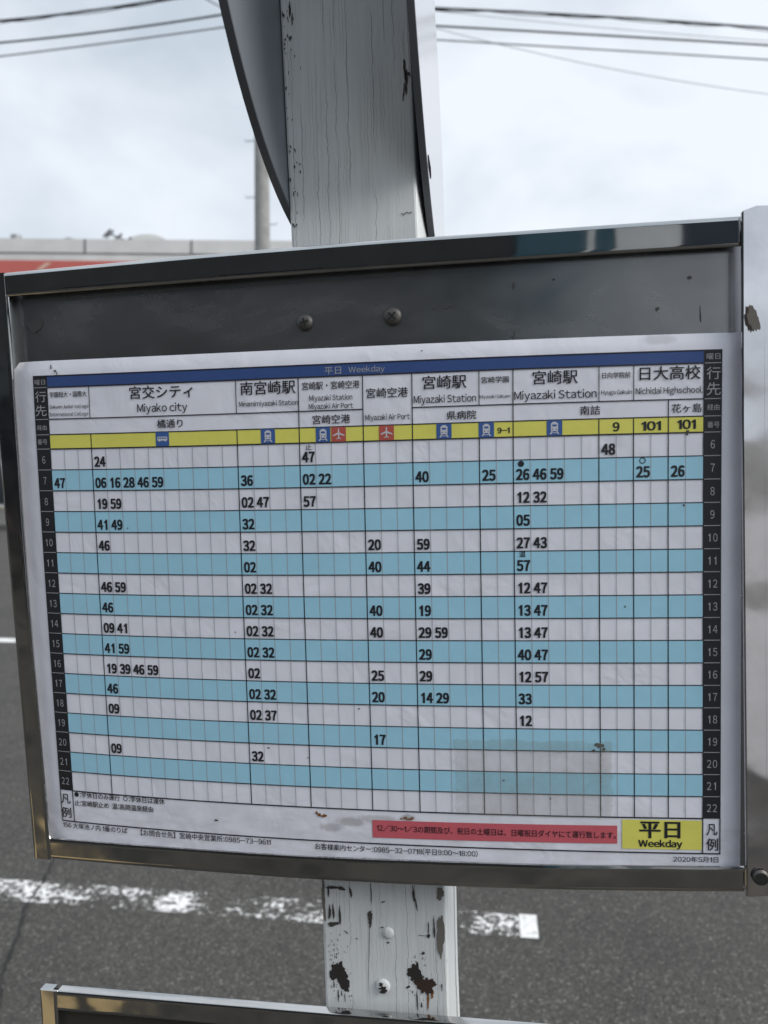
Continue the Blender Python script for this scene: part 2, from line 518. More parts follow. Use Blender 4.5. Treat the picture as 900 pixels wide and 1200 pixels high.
ant = thing('roof_aerial', 'dark television aerial leaning on the store roof', 'aerial', on_roof(4.65, .7, 10.5), rotz=phi)
b = MB(); b.tube([(0, 0, 0), (0.1, 0, 1.30)], .035, 6); b.build('mast', CABLE, ant)
b = MB(); b.tube([(-.35, 0, 1.46), (.55, .1, 1.12)], .035, 6); b.build('boom', CABLE, ant)
b = MB()
for t in (0, .14, .55, 1):
    x, z = -.35 + .9 * t, 1.46 - .34 * t
    b.tube([(x - .08, -.22, z - .22 + .1 * t), (x + .08, .22, z + .20)], .05, 5)
b.build('rods', CABLE, ant)
for x, y, h, w, lb, m in ((.42, .6, 1.32, .22, 'small dark roof vent at the store parapet\'s far end', GALV), (1.0, .5, 1.02, .10, 'tiny black pipe end just above the store parapet', CABLE), (2.75, .6, 1.18, .26, 'pale grey box vent on the store roof beside the aerial', GALV)):
    v = thing('roof_vent', lb, 'vent', on_roof(x, y, 10.5), rotz=phi)
    b = MB(); b.tube([(0, 0, 0), (0, 0, h - .22)], w * .55, 10); b.build('pipe', m, v)
    b = MB(); b.tube([(0, 0, h - .22), (0, 0, h - .04), (0, 0, h)], [w, w, w * .5], 12); b.build('cowl', m, v)

# ------------------------------------------------------------------ utility pole and cables
PX, PY = -6.86, 20.5
pole = thing('utility_pole', 'round grey concrete utility pole behind the left sign disc', 'pole', (PX, PY, 0))
b = MB(); b.tube([(0, 0, -.5), (0.02, 0, 7.5), (.03, 0, 14.9)], [.235, .198, .165], 20); b.build('shaft', CONC, pole, smooth=40)
for k in range(13):
    z = 2.2 + k * .72; sgn = -1 if k % 2 else 1
    b = MB(); b.tube([(sgn * .17, 0, z), (sgn * .42, 0, z), (sgn * .42, 0, z + .05)], .012, 6); b.build('step_bolt', GALV, pole)
for z in (13.0, 13.9):
    b = MB(); b.box(-.05, .05, -.9, .2, z - .05, z + .05); b.build('cross_arm', GALV, pole)

def quad(p0, p1, p2, x):
    xs = [p0[0], p1[0], p2[0]]; r = 0
    for i, p in enumerate((p0, p1, p2)):
        t = p[2]
        for j in range(3):
            if j != i: t *= (x - xs[j]) / (xs[i] - xs[j])
        r += t
    return r

def cable(lp, rp, zp, rad, label, m, strands=1):
    pts = []
    if lp:
        sl = (lp[2][2] - lp[0][2]) / (lp[2][0] - lp[0][0])
        for k in range(16):
            x = -34 + (lp[0][0] + 34) * k / 16
            pts.append((x, 20.5 + .08 * (x - PX), lp[0][2] + .5 * sl * (x - lp[0][0]) * (1 + .0 * x)))
        for k in range(9):
            x = lp[0][0] + (lp[2][0] - lp[0][0]) * k / 8
            pts.append((x, 20.5 + .08 * (x - PX), quad(*lp, x)))
    pts.append((PX, PY - .0, zp))
    if rp:
        for k in range(17):
            x = rp[0][0] + (rp[2][0] - rp[0][0]) * k / 16
            pts.append((x, 20.5 + .25 * (x - PX), quad(*rp, x)))
        sl = (rp[2][2] - rp[1][2]) / (rp[2][0] - rp[1][0])
        for k in range(1, 14):
            x = rp[2][0] + 24 * k / 13
            pts.append((x, 20.5 + .25 * (x - PX), rp[2][2] + sl * (x - rp[2][0]) + .002 * (x - rp[2][0]) ** 2))
    # resample so that twisted strands read
    b = MB()
    if strands == 1: b.tube(pts, rad, 6)
    else:
        fine = []
        for (a, c) in zip(pts, pts[1:]):
            n = max(2, int((Vector(c) - Vector(a)).length / .35))
            for k in range(n): fine.append(tuple(Vector(a).lerp(Vector(c), k / n)))
        for s in range(strands):
            r_ = [0.0, .045, .05][s]
            b.tube([(p[0], p[1] + r_ * math.cos(i * .55 + s * 2), p[2] - .02 * s + r_ * math.sin(i * .55 + s * 2.4)) for i, p in enumerate(fine)], rad * [1, .55, .4][s], 5)
    o = b.build('overhead_cable', m, smooth=60)
    return tag(o, label, 'cable', 'cables strung along the road')


cable([(-13.85, 0, 13.48), (-11.5, 0, 13.6), (-9.55, 0, 13.78)], [(-2.57, 0, 13.61), (1.71, 0, 13.56), (6.24, 0, 13.42)], 13.92, .028, 'topmost thick black overhead cable with thinner wires twisted round it', CABLE, 3)
cable([(-13.86, 0, 12.91), (-10.82, 0, 13.07), (-7.81, 0, 13.33)], [(-2.57, 0, 13.16), (1.72, 0, 13.08), (6.25, 0, 12.98)], 13.38, .026, 'smooth black overhead cable second from the top', CABLE)
cable([(-13.87, 0, 12.56), (-10.82, 0, 12.77), (-7.81, 0, 13.01)], [(-2.57, 0, 12.81), (1.72, 0, 12.71), (6.26, 0, 12.6)], 13.02, .019, 'lowest level overhead cable, thinner and greyer than those above', CABLE_GREY)
cable(None, [(-2.46, 0, 13.1), (1.2, 0, 12.37), (6.28, 0, 11.7)], 13.9, .008, 'very thin grey wire sloping down across the level cables', CABLE_GREY)
cable(None, [(-2.57, 0, 13.55), (1.72, 0, 13.28), (6.25, 0, 13.09)], 13.8, .007, 'faint thin wire between the top two black cables', CABLE_GREY)
b = MB(); b.tube([(-9.2, 20.1, 14.2), (-8.6, 20.2, 13.92), (-8.15, 20.25, 13.62), (-7.75, 20.3, 13.40), (-7.3, 20.4, 13.36), (-6.95, 20.45, 13.45)], .016, 6)
tag(b.build('cable_loop', CABLE_GREY, smooth=60), 'slack grey wire looping down to the utility pole', 'cable')

# ------------------------------------------------------------------ unseen shop behind the reader, made up for the steel rails to reflect
shop = thing('invented_shop', 'made-up dark shop behind the viewer, placed for the steel to reflect', 'building', (-4.4, -8.2, 0))
b = MB(); b.box(-9.6, 4.70, -5, 0, 0, 5.0); b.build('wall', BROWN, shop)
b = MB(); b.box(-9.8, 7.95, -5.2, .35, 5.0, 5.2); b.build('roof', KERB, shop)
b = MB(); b.box(4.70, 5.56, -4.9, .06, 0, 5.0); b.box(5.65, 5.885, -4.9, .06, 0, 5.0); b.build('reflected_teal', TEAL, shop)  # invented colour blocks, spaced to form the streaks reflected in the top rail
b = MB(); b.box(5.562, 5.648, -4.9, .09, 0, 5.0); b.build('reflected_white_strip', WHITE_WALL, shop)
b = MB(); b.box(5.887, 6.63, -4.9, .10, 0, 5.0); b.build('reflected_white_block', WHITE_WALL, shop)
b = MB(); b.box(6.632, 7.75, -4.9, .02, 0, 5.0); b.build('shutter', NAVY, shop)
for x in (-8.6, -6.2, -3.8, -1.4, 1.0):
    b = MB(); b.box(x, x + 1.4, -.1, .03, .5, 2.4); w_ = b.build('window', GLASS_DARK, shop)
    b = MB(); b.box(x - .06, x + 1.46, -.1, .08, .40, .49); b.build('sill', SIGN_TAN, w_)

# ================================================================== THE SIGN (modelled square, leaned by LEAN)
def Yb(x, z):
    s = max(-1.15, min(1.25, x / .2)); t = (1.535 - z) / .18
    return -.0048 * (1 - s * s) + .00513 * t


PANEL_OFF, FRONT = .0042, -.0035

# ------------------------------------------------------------------ post
# front face edges of the post: (z, left x, right x)
PE = [(-.15, -.0085, .0665), (1.256, -.0331, .0432), (1.334, -.0334, .0434), (1.7205, -.0396, .0364), (2.17, -.0475, .0285)]
post = thing('signpost', 'square wooden post in cracked white paint holding the timetable', 'post', (0.03, .05, .115), lean=True)
PO = (0.03, .05, .115)
b = MB(); rings = []
for z, xl, xr in PE: rings.append([(xl, .016, z), (xr, .016, z), (xr, .0640, z), (xl, .0640, z)])
fine = []
for r0, r1 in zip(rings, rings[1:]):
    for k in range(6):
        fine.append([tuple(Vector(p).lerp(Vector(q), k / 6)) for p, q in zip(r0, r1)])
fine.append(rings[-1])
b.rings(fine); b.build('beam', WOOD, post, PO, bevel=.0015)
b = MB(); rings = [[(xl + .004, .0685, z), (xr + .0003, .0685, z), (xr + .0003, .0800, z), (xl + .004, .0800, z)] for z, xl, xr in PE]
b.rings(rings); b.build('back_batten', WOOD, post, PO, bevel=.001)
b = MB(); b.rings([[(xl + .006, .0635, z), (xr - .003, .0635, z), (xr - .003, .0690, z), (xl + .006, .0690, z)] for z, xl, xr in PE]); b.build('dark_joint', KNOT, post, PO)


def blob(b, cx, cz, rx, rz, y, seed, jag=.35, n=40, tilt=0.0):
    rnd = random.Random(seed); ph = [rnd.uniform(0, 6.28) for _ in range(6)]
    ring = []
    for k in range(n):
        a = 2 * math.pi * k / n
        r = 1 + jag * (.5 * math.sin(2 * a + ph[0]) + .4 * math.sin(3 * a + ph[1]) + .35 * math.sin(5 * a + ph[2]) + .3 * math.sin(9 * a + ph[3])) * .6 + rnd.uniform(-.12, .12) * jag * 1.4
        x, z = rx * r * math.cos(a), rz * r * math.sin(a)
        ring.append((cx + x * math.cos(tilt) - z * math.sin(tilt), y, cz + x * math.sin(tilt) + z * math.cos(tilt)))
    n0 = len(ring)
    b.add([(cx, y, cz)] + ring, [(0, 1 + (k + 1) % n0, 1 + k) for k in range(n0)])


FY = .0157
def spatter(b, cx, cz, sx, sz, n, seed):
    rnd = random.Random(seed)
    for k in range(n):
        blob(b, rnd.gauss(cx, sx), rnd.gauss(cz, sz), rnd.uniform(.00008, .00035), rnd.uniform(.00012, .0008), FY - .00014, seed * 100 + k, .6, 8)


kn = MB()
spatter(kn, -.0230, 1.2780, .0032, .0058, 46, 3)
blob(kn, -.0242, 1.2812, .0046, .0066, FY, 3, .55, 60); blob(kn, -.0208, 1.2745, .0030, .0056, FY - .00008, 4, tilt=.4)
for x, z, l in ((-.0272, 1.2735, .006), (-.0247, 1.2665, .0095), (-.0205, 1.2655, .0055), (-.0225, 1.268, .004)):
    blob(kn, x, z, .00032, l / 2, FY - .0001, int(1e5 * abs(x)), .5, 14)
kn.build('knot_hole', KNOT, post, PO); kn = MB()
spatter(kn, .0262, 1.2800, .0036, .0062, 50, 5)
blob(kn, .0238, 1.2842, .0042, .0056, FY, 11, .55, 60); blob(kn, .0252, 1.2885, .0009, .0034, FY - .00005, 12)
blob(kn, .0192, 1.2755, .0013, .0007, FY, 13, tilt=.6)
for x, z, l in ((.0245, 1.2675, .012), (.0272, 1.265, .004)): blob(kn, x, z, .0004, l / 2, FY - .0001, int(1e5 * x), .5, 14)
kn.build('knot_hole', KNOT, post, PO)
b = MB(); blob(b, .0300, 1.2775, .0050, .0058, FY - .00016, 21, .6, 60, tilt=-.5)
b.build('rusty_nail_hole', RUST_DARK, post, PO)
b = MB(); blob(b, .0312, 1.2680, .0007, .0050, FY - .00006, 22, .5); blob(b, .0338, 1.2725, .0010, .0026, FY - .00006, 23, .5)
b.build('rust_streak', RUST, post, PO)
chips = MB()
for i, (x, z, rx, rz, tl) in enumerate(((-.0032, 1.3172, .0013, .0052, -.12), (-.0022, 1.3325, .00028, .0075, .0), (-.0045, 1.296, .00022, .02, -.05), (.0240, 1.3335, .0007, .0048, .12), (.0255, 1.3275, .0004, .004, .1),
        (-.0290, 1.3325, .0005, .0042, 0), (-.0258, 1.3348, .0048, .0008, 0), (-.0205, 1.3345, .0018, .0014, 0), (-.0150, 1.3325, .0008, .003, .1),
        (-.0286, 1.3190, .0008, .0044, 0), (-.0262, 1.3195, .0007, .0042, 0), (-.0222, 1.3172, .0006, .0065, 0), (-.0270, 1.3118, .0032, .0014, .05), (-.0238, 1.3122, .001, .0006, 0),
        (.0325, 1.3125, .0004, .0046, 0), (.0324, 1.3085, .0010, .0012, 0), (.0360, 1.3135, .0006, .0062, .04), (.0290, 1.2975, .0009, .0010, 0), (.0285, 1.3085, .0028, .00016, 0), (.0398, 1.2772, .0003, .0028, 0),
        (.0040, 1.3118, .0010, .0004, .4), (.0090, 1.3112, .0011, .0005, -.6), (.0075, 1.3026, .0008, .0006, 0), (.0052, 1.3278, .0012, .0004, .5), (-.0185, 1.3072, .0014, .0004, -.7), (-.0120, 1.3035, .0008, .0003, 0),
        (-.0360, 1.8606, .0006, .0045, .05), (-.0348, 1.855, .0004, .004, .0), (.0308, 1.8195, .0008, .0052, .03), (.0316, 1.8125, .0009, .006, -.05), (.0300, 1.807, .0004, .005, -.1), (.0330, 1.8165, .0010, .001, 0))):
    blob(chips, x, z, rx, rz, FY - .0002, 40 + i, .6, 22, tl)
# squiggle of flaked paint near the upper right edge
sq = [(.0268, 1.7382), (.0282, 1.7372), (.0296, 1.7386), (.0312, 1.7380), (.0332, 1.7384)]
for (xa, za), (xb, zb) in zip(sq, sq[1:]): blob(chips, (xa + xb) / 2, (za + zb) / 2, .0010, .00028, FY - .00022, int(xa * 1e5), .3, 12, math.atan2(zb - za, xb - xa))
rr = random.Random(5)
for k in range(46):
    z = rr.uniform(1.735, 1.865); xl = -.0396 - (z - 1.7205) * .0176
    blob(chips, xl + .0012 + abs(rr.gauss(0, .0038)), z, rr.uniform(.00018, .0005), rr.uniform(.0003, .0012), FY - .0002, 200 + k, .5, 9)
for k in range(40):
    blob(chips, rr.gauss(-.0255, .003), rr.uniform(1.286, 1.306), rr.uniform(.0001, .0004), rr.uniform(.0002, .0007), FY - .0002, 300 + k, .5, 8)
chips.build('flaked_paint', FLAKE, post, PO)
b = MB()
blob(b, .0398, 1.3095, .0024, .0125, FY - .0001, 31, .35); blob(b, .0400, 1.3352, .0020, .0042, FY - .0001, 32, .4)
blob(b, -.0322, 1.3275, .0011, .0145, FY - .0001, 33, .5)
b.build('bare_wood', BARE, post, PO)


def screw(b_head, b_slot, x, y, z, r, rot=.5):
    rings = []
    for k, (rk, dy) in enumerate(((1.0, 0), (.97, -.18), (.80, -.34), (.45, -.44), (.02, -.46))):
        rings.append([(x + r * rk * math.cos(2 * math.pi * a / 24), y + r * dy, z + r * rk * math.sin(2 * math.pi * a / 24)) for a in range(24)])
    b_head.rings(rings)
    for a in (rot, rot + math.pi / 2):
        c, s = math.cos(a), math.sin(a); l, w = r * .52, r * .10
        q = [(l, w), (-l, w), (-l, -w), (l, -w)]
        pr = [(x + p * c - w_ * s, z + p * s + w_ * c) for p, w_ in q]
        b_slot.add([(px, y - r * .475, pz) for px, pz in pr], [(0, 1, 2, 3)])


b, s = MB(), MB(); screw(b, s, .0036, .0158, 1.2749, .0046, .3)
h = b.build('wood_screw', WOOD, post, PO, smooth=40); s.build('slot', KNOT, h, PO)
b = MB(); blob(b, .0044, 1.2738, .0024, .0018, .0130, 77, .6); blob(b, .0028, 1.2775, .0014, .001, .0130, 78, .6)
b.build('chipped_paint', KNOT, h, PO)
b, s = MB(), MB(); screw(b, s, .0077, .0160, 1.3085, .0036, .1)
b.build('painted_screw', WOOD, post, PO, smooth=40)

# ------------------------------------------------------------------ the two round bus-stop plates
def disc(label, x0, y0, z0, R, psi, tilt, th, face_sign):
    base = Vector((x0, y0, z0))
    r = thing('round_sign', label, 'sign', base, lean=True)
    mrot = Matrix.Rotation(psi, 4, 'Z') @ Matrix.Rotation(tilt, 4, 'Y')
    n = 96
    def cyl(xa, xb, rad, name, m, rim=None):
        b = MB()
        c = [(rad * math.cos(2 * math.pi * k / n), rad * math.sin(2 * math.pi * k / n)) for k in range(n)]
        b.rings([[tuple(mrot @ Vector((x, p, q))) for p, q in c] for x in (xa, xb)], caps=False)
        o = b.build(name, m, r, smooth=30); return o
    def cap(x, rad, name, m, xt):
        b = MB()
        c = [(rad * math.cos(2 * math.pi * k / n), rad * math.sin(2 * math.pi * k / n)) for k in range(n)]
        b.rings([[tuple(mrot @ Vector((xx, p, q))) for p, q in c] for xx in (x, xt)])
        return b.build(name, m, r, smooth=30)
    cap(0, R - .0004, 'plate', DISC_BACK, th)
    b = MB(); prof = []
    for k in range(n + 1):
        a = 2 * math.pi * k / n
        prof.append([tuple(mrot @ Vector((xx, rd * math.cos(a), rd * math.sin(a)))) for xx, rd in ((-.0004, R - .0012), (-.0004, R + .0004), (th + .0004, R + .0004), (th + .0004, R - .0012))])
    b.rings(prof, closed=False, caps=False); b.build('rim', DISC_RIM, r, smooth=30)
    if face_sign > 0: f = cap(th + .0006, R - .0014, 'face', DISC_FACE, th)
    else: f = cap(-.0006, R - .0014, 'face', DISC_FACE, 0)
    bx = MB()
    for zz in (-.06, .10):
        bx.add([tuple(mrot @ Vector(p)) for p in ((-.004 * face_sign, -.02, zz), (-.004 * face_sign, .02, zz), (-.004 * face_sign, .02, zz + .03), (-.004 * face_sign, -.02, zz + .03),
               (-.0001, -.02, zz), (-.0001, .02, zz), (-.0001, .02, zz + .03), (-.0001, -.02, zz + .03))] if face_sign > 0 else
               [tuple(mrot @ Vector(p)) for p in ((th + .0001, -.02, zz), (th + .0001, .02, zz), (th + .0001, .02, zz + .03), (th + .0001, -.02, zz + .03), (th + .004, -.02, zz), (th + .004, .02, zz), (th + .004, .02, zz + .03), (th + .004, -.02, zz + .03))],
               [(0, 1, 2, 3), (7, 6, 5, 4), (0, 4, 5, 1), (1, 5, 6, 2), (2, 6, 7, 3), (3, 7, 4, 0)])
    bx.build('mounting_bracket', GALV, r)
    return r, f, mrot, th


disc('round bus stop plate showing its bare grey back, beside the concrete utility pole', -.0472, .079, 1.9265, .190, 0, -.0175, .0036, -1)
rd, rf, mr, th_ = disc('round bus stop plate with a glossy white face mirroring the cables', .0298, .1177, 1.918, .19, .058, -.024, .0030, 1)
b = MB(); b.add([tuple(mr @ Vector((th_ + xx, y, z))) for xx in (.0011, .0007) for y, z in ((-.0985, -.1465), (-.0775, -.1465), (-.0765, -.1500), (-.0800, -.1540), (-.0880, -.1535), (-.0990, -.1530))],
                [(0, 1, 2, 3, 4, 5), (11, 10, 9, 8, 7, 6)] + [(k, (k + 1) % 6, 6 + (k + 1) % 6, 6 + k) for k in range(6)])
b.build('black_mark', MARK, rd)


# ------------------------------------------------------------------ timetable cases
def interp(pts, q, ax):
    o = 1 - ax
    pts = sorted(pts, key=lambda p: p[ax])
    if q <= pts[0][ax]: i = 0
    elif q >= pts[-1][ax]: i = len(pts) - 2
    else: i = max(k for k in range(len(pts) - 1) if pts[k][ax] <= q)
    p0, p1 = pts[i], pts[i + 1]; t = (q - p0[ax]) / (p1[ax] - p0[ax])
    return p0[o] + (p1[o] - p0[o]) * t


def rail(name, outer, inner, ax, a0, a1, parent, org, m, front=FRONT, back=.0095, crown=0.0, yb=Yb, ends=(0, 0), turn=0.0):
    """A folded sheet-metal rail between two edge lines; ax 0 runs along x, ax 1 along z."""
    n = 44; rings = []
    for k in range(n + 1):
        q = a0 + (a1 - a0) * k / n
        o, i = interp(outer, q, ax), interp(inner, q, ax)
        w = i - o; sg = 1 if w > 0 else -1; e = .0011 * sg
        prof = [(o, back), (o, front + turn + .0012), (o + e * .3, front + turn + .0004), (o + e, front + turn)]
        for c in (.2, .35, .5, .65, .8): prof.append((o + w * c, front + turn * (1 - c) - crown * math.sin(math.pi * c)))
        prof += [(i - e, front), (i - e * .3, front + .0004), (i, front + .0012), (i - e * .4, front + .0016), (i - w * .3, front + .0017), (i - w * .3, back)]
        ring = []
        for p, dy in prof:
            qq = q
            if ends[0] and k == 0: qq = q + ends[0] * abs(p - i)
            x, z = (qq, p) if ax == 0 else (p, qq)
            ring.append((x, yb(x, z) + dy, z))
        rings.append(ring)
    b = MB(); b.rings(rings)
    return b.build(name, m, parent, org, smooth=35)


T_OUT = [(-.235, 1.7147), (-.2123, 1.715), (-.1579, 1.7152), (-.0905, 1.7157), (.0212, 1.7161), (.0904, 1.7157), (.215, 1.7159)]
T_IN = [(-.235, 1.7008), (.215, 1.7006)]
B_OUT = [(-.235, 1.3488), (-.1702, 1.3488), (-.0528, 1.3483), (.0095, 1.3487), (.0543, 1.3493), (.112, 1.3506), (.2091, 1.3538), (.215, 1.354)]
B_IN = [(-.235, 1.3622), (-.0416, 1.3624), (.0099, 1.3634), (.1075, 1.3652), (.2091, 1.3683), (.215, 1.3686)]
L_OUT = [(-.2266, 1.7148), (-.2186, 1.3488)]
L_IN = [(-.2122, 1.7148), (-.2112, 1.6622), (-.2112, 1.5702), (-.2103, 1.4901), (-.2078, 1.4083), (-.2058, 1.3488)]
R_IN = [(.2061, 1.7200), (.2066, 1.6078), (.2078, 1.4943), (.2095, 1.345)]
R_OUT = [(.2450, 1.7200), (.2480, 1.345)]
CO = (0, .01, 1.345)
case = thing('timetable_case', 'shallow stainless steel case framing the blue and white timetable', 'display case', CO, lean=True)
b = MB(); nx, nz = 30, 24; vs, fs = [], []
for j in range(nz + 1):
    for i in range(nx + 1):
        x = -.2155 + .4270 * i / nx; z = 1.3515 + .3610 * j / nz
        vs.append((x, Yb(x, z) + PANEL_OFF, z))
nv = len(vs)
vs += [(x, y + .0012, z) for x, y, z in vs]
for j in range(nz):
    for i in range(nx):
        a = j * (nx + 1) + i
        fs += [(a, a + 1, a + nx + 2, a + nx + 1), (nv + a, nv + a + nx + 1, nv + a + nx + 2, nv + a + 1)]
b.add(vs, fs); b.build('back_panel', PANEL, case, CO, smooth=60)
rail('top_rail', T_OUT, T_IN, 0, -.2125, .2075, case, CO, STEEL_FLAT)
rail('bottom_rail', B_OUT, B_IN, 0, -.2065, .2092, case, CO, STEEL)
rail('side_rail', L_OUT, L_IN, 1, 1.3486, 1.7149, case, CO, STEEL, front=FRONT - .0005)
sr = rail('side_rail', R_OUT, R_IN, 1, 1.3530, 1.7198, case, CO, STEEL_SIDE, front=FRONT - .0030, crown=.0003, turn=.0065)
sr['label'] = 'wide dented steel side rail'
# cut the upper inner corner of the wide rail on the slant
for v in sr.data.vertices:
    x, z = v.co.x + CO[0], v.co.z + CO[2]
    lim = 1.7165 + (x - .2061) * .85
    if z > lim: v.co.z = lim - CO[2]
b, s = MB(), MB(); screw(b, s, -.0272, Yb(-.0272, 1.675) + PANEL_OFF - .0004, 1.6753, .0047, .25); sc1 = b.build('screw', SCREW, case, CO, smooth=40); s.build('slot', DARK, sc1, CO)
b, s = MB(), MB(); screw(b, s, .0234, Yb(.0234, 1.675) + PANEL_OFF - .0004, 1.6757, .0052, .8); sc2 = b.build('screw', SCREW, case, CO, smooth=40); s.build('slot', DARK, sc2, CO)
sy = Yb(.2164, 1.364) + FRONT - .0030 + .0005
b, s = MB(), MB(); screw(b, s, .2170, sy - .0003, 1.3641, .0043, .4); sc3 = b.build('bolt', SCREW, case, CO, smooth=40)
s = MB(); s.tube([(.2170, sy - .0026, 1.3641), (.2170, sy - .0020, 1.3641)], .0033, 20); s.build('dark_socket', DARK, sc3, CO)
b = MB(); blob(b, .2118, 1.6625, .0026, .0066, Yb(.2118, 1.66) + FRONT - .0048, 61, .4, tilt=.15)
b.build('glue_patch', BARE, case, CO)
# scuffs and dirt on the bare panel
b = MB()
for i, (x, z, rx, rz, tl) in enumerate(((.0552, 1.6795, .0028, .0005, .35), (.0475, 1.679, .0010, .0004, -.3), (.166, 1.672, .0012, .0009, 0), (.1825, 1.6875, .0010, .001, 0), (.0905, 1.6885, .0007, .002, .1), (-.198, 1.684, .005, .004, 0),
        (.152, 1.6535, .0006, .0006, 0), (-.0255, 1.6575, .004, .0008, .1), (.09, 1.6605, .0005, .003, -.2), (.188, 1.668, .0003, .004, .05), (.112, 1.6905, .0008, .0005, -.25))):
    y = Yb(x, z) + PANEL_OFF - .0004
    blob(b, x, z, rx, rz, y, 400 + i, .5, 18, tl)
b.build('scuff', mat('dark_grime', (.06, .06, .06), .7), case, CO)

# the next case down
def Yl(x, z): return .0075
C2 = (0, .014, .93)
low = thing('timetable_case', 'second stainless steel case hung lower on the post, mostly out of view', 'display case', C2, lean=True)
LT_OUT = [(-.2198, 1.2606), (-.0308, 1.2622), (.0519, 1.2632), (.215, 1.265)]
LT_IN = [(-.2198, 1.2475), (.215, 1.2515)]
b = MB(); b.box(-.214, .212, .0085, .0097, .93, 1.2595); b.build('back_panel', mat('dark_panel', (.035, .034, .03), .45), low, C2)
rail('top_rail', LT_OUT, LT_IN, 0, -.2080, .206, low, C2, STEEL, back=.0030, yb=Yl)
rail('bottom_rail', [(-.22, .925), (.215, .928)], [(-.22, .939), (.215, .942)], 0, -.2080, .206, low, C2, STEEL, back=.0030, yb=Yl)
rail('side_rail', [(-.2200, 1.262), (-.2190, .92)], [(-.2078, 1.262), (-.2068, .92)], 1, .925, 1.2609, low, C2, STEEL, front=FRONT - .0005, back=.0030, yb=Yl)
rail('side_rail', [(.235, 1.27), (.237, .92)], [(.2055, 1.27), (.2065, .92)], 1, .925, 1.2665, low, C2, STEEL_SIDE, front=FRONT - .002, back=.0030, yb=Yl)

# ------------------------------------------------------------------ the printed timetable
CX = [-0.000384, 0.191246, -0.000977, -0.000759, -0.000516, 0.000502, -0.001965, 0.00124, -0.000377, -0.000417]
CZ = [1.498886, 0.000288, -0.15173, 0.001156, 0.001086, 0.000427, -0.000568, 0.001099, -0.000541, -0.000195]


def S(u, v, lift=0.0):
    """Sheet co-ordinates (u: quarter-cells from the first column, v: hours from the 6 o'clock line, down) to the bowed sheet."""
    s, t = (u - 20.5) / 20.5, (v - 8.5) / 12
    B = (1, s, t, s * s, s * t, t * t, s ** 3, s * s * t, s * t * t, t ** 3)
    x = sum(a * c for a, c in zip(CX, B)); z = sum(a * c for a, c in zip(CZ, B))
    y = Yb(x, z)
    if u < 0: y += .0037 * min(1, (-u / 2.7)) ** 2.4
    if v < -3.4: y += .0018 * min(1.2, (-3.4 - v) / .8) ** 2
    if u > 42: y += .0015 * (u - 42) ** 2
    return (x, y - lift, z)


SO = (0, 0, 1.36)
b = MB(); b.uv = []
us = [-2.75 + (43.3 + 2.75) * i / 138 for i in range(139)]; vs_ = [-4.17 + (19.75 + 4.17) * j / 72 for j in range(73)]
pv = [S(u, v) for v in vs_ for u in us]; b.uv = [(u, v) for v in vs_ for u in us]
b.add(pv, [(j * 139 + i, j * 139 + 139 + i, j * 139 + 140 + i, j * 139 + i + 1) for j in range(72) for i in range(138)])
sheet_o = b.build('timetable_sheet', PAPER, None, SO, smooth=60)
sheet_o.matrix_world = LEAN @ Matrix.Translation(SO)
tag(sheet_o, 'printed weekday bus timetable sheet with light blue stripes in the steel case', 'timetable')


def strip(b, u0, u1, v0, v1, lift, step=.5):
    nu = max(1, int(math.ceil(abs(u1 - u0) / step))); nv_ = max(1, int(math.ceil(abs(v1 - v0) / step)))
    vs = [S(u0 + (u1 - u0) * i / nu, v0 + (v1 - v0) * j / nv_, lift) for j in range(nv_ + 1) for i in range(nu + 1)]
    b.add(vs, [(j * (nu + 1) + i, (j + 1) * (nu + 1) + i, (j + 1) * (nu + 1) + i + 1, j * (nu + 1) + i + 1) for j in range(nv_) for i in range(nu)])


def hline(b, u0, u1, v, w, lift=.00036): strip(b, u0, u1, v - w / 2, v + w / 2, lift)
def vline(b, u, v0, v1, w, lift=.00036): strip(b, u - w / 2, u + w / 2, v0, v1, lift)


A, Bq, Cq = .00025, .00030, .00042
cols = [0, 3, 13, 17, 21, 24, 28, 30, 35, 37, 39, 41]
for r in range(1, 17, 2):
    b = MB(); strip(b, 0, 41, r, r + 1, A); b.build('blue_row', INK_CYAN, sheet_o, SO)
b = MB(); strip(b, 0, 41, -.68, 0, A); b.build('yellow_band', INK_YELLOW, sheet_o, SO)
b = MB(); strip(b, 0, 41, -3.44, -2.91, A); b.build('blue_title_bar', INK_BLUE, sheet_o, SO)
for u0, u1 in ((-1.07, 0), (41, 42.06)):
    b = MB(); strip(b, u0, u1, -3.44, 17, Bq); b.build('black_hour_column', INK_BLACK, sheet_o, SO)
b = MB()
b.add([S(*p, A) for k in range(31) for p in ((20.94 + 15.04 * k / 30, 17.47 - .08 * k / 30), (20.94 + 15.04 * k / 30, 18.31 - .09 * k / 30))], [(2 * k, 2 * k + 1, 2 * k + 3, 2 * k + 2) for k in range(30)])
b.build('red_notice', INK_RED, sheet_o, SO)
b = MB(); strip(b, 36.27, 40.96, 17.1, 18.44, A); b.build('yellow_badge', INK_YELLOW, sheet_o, SO)

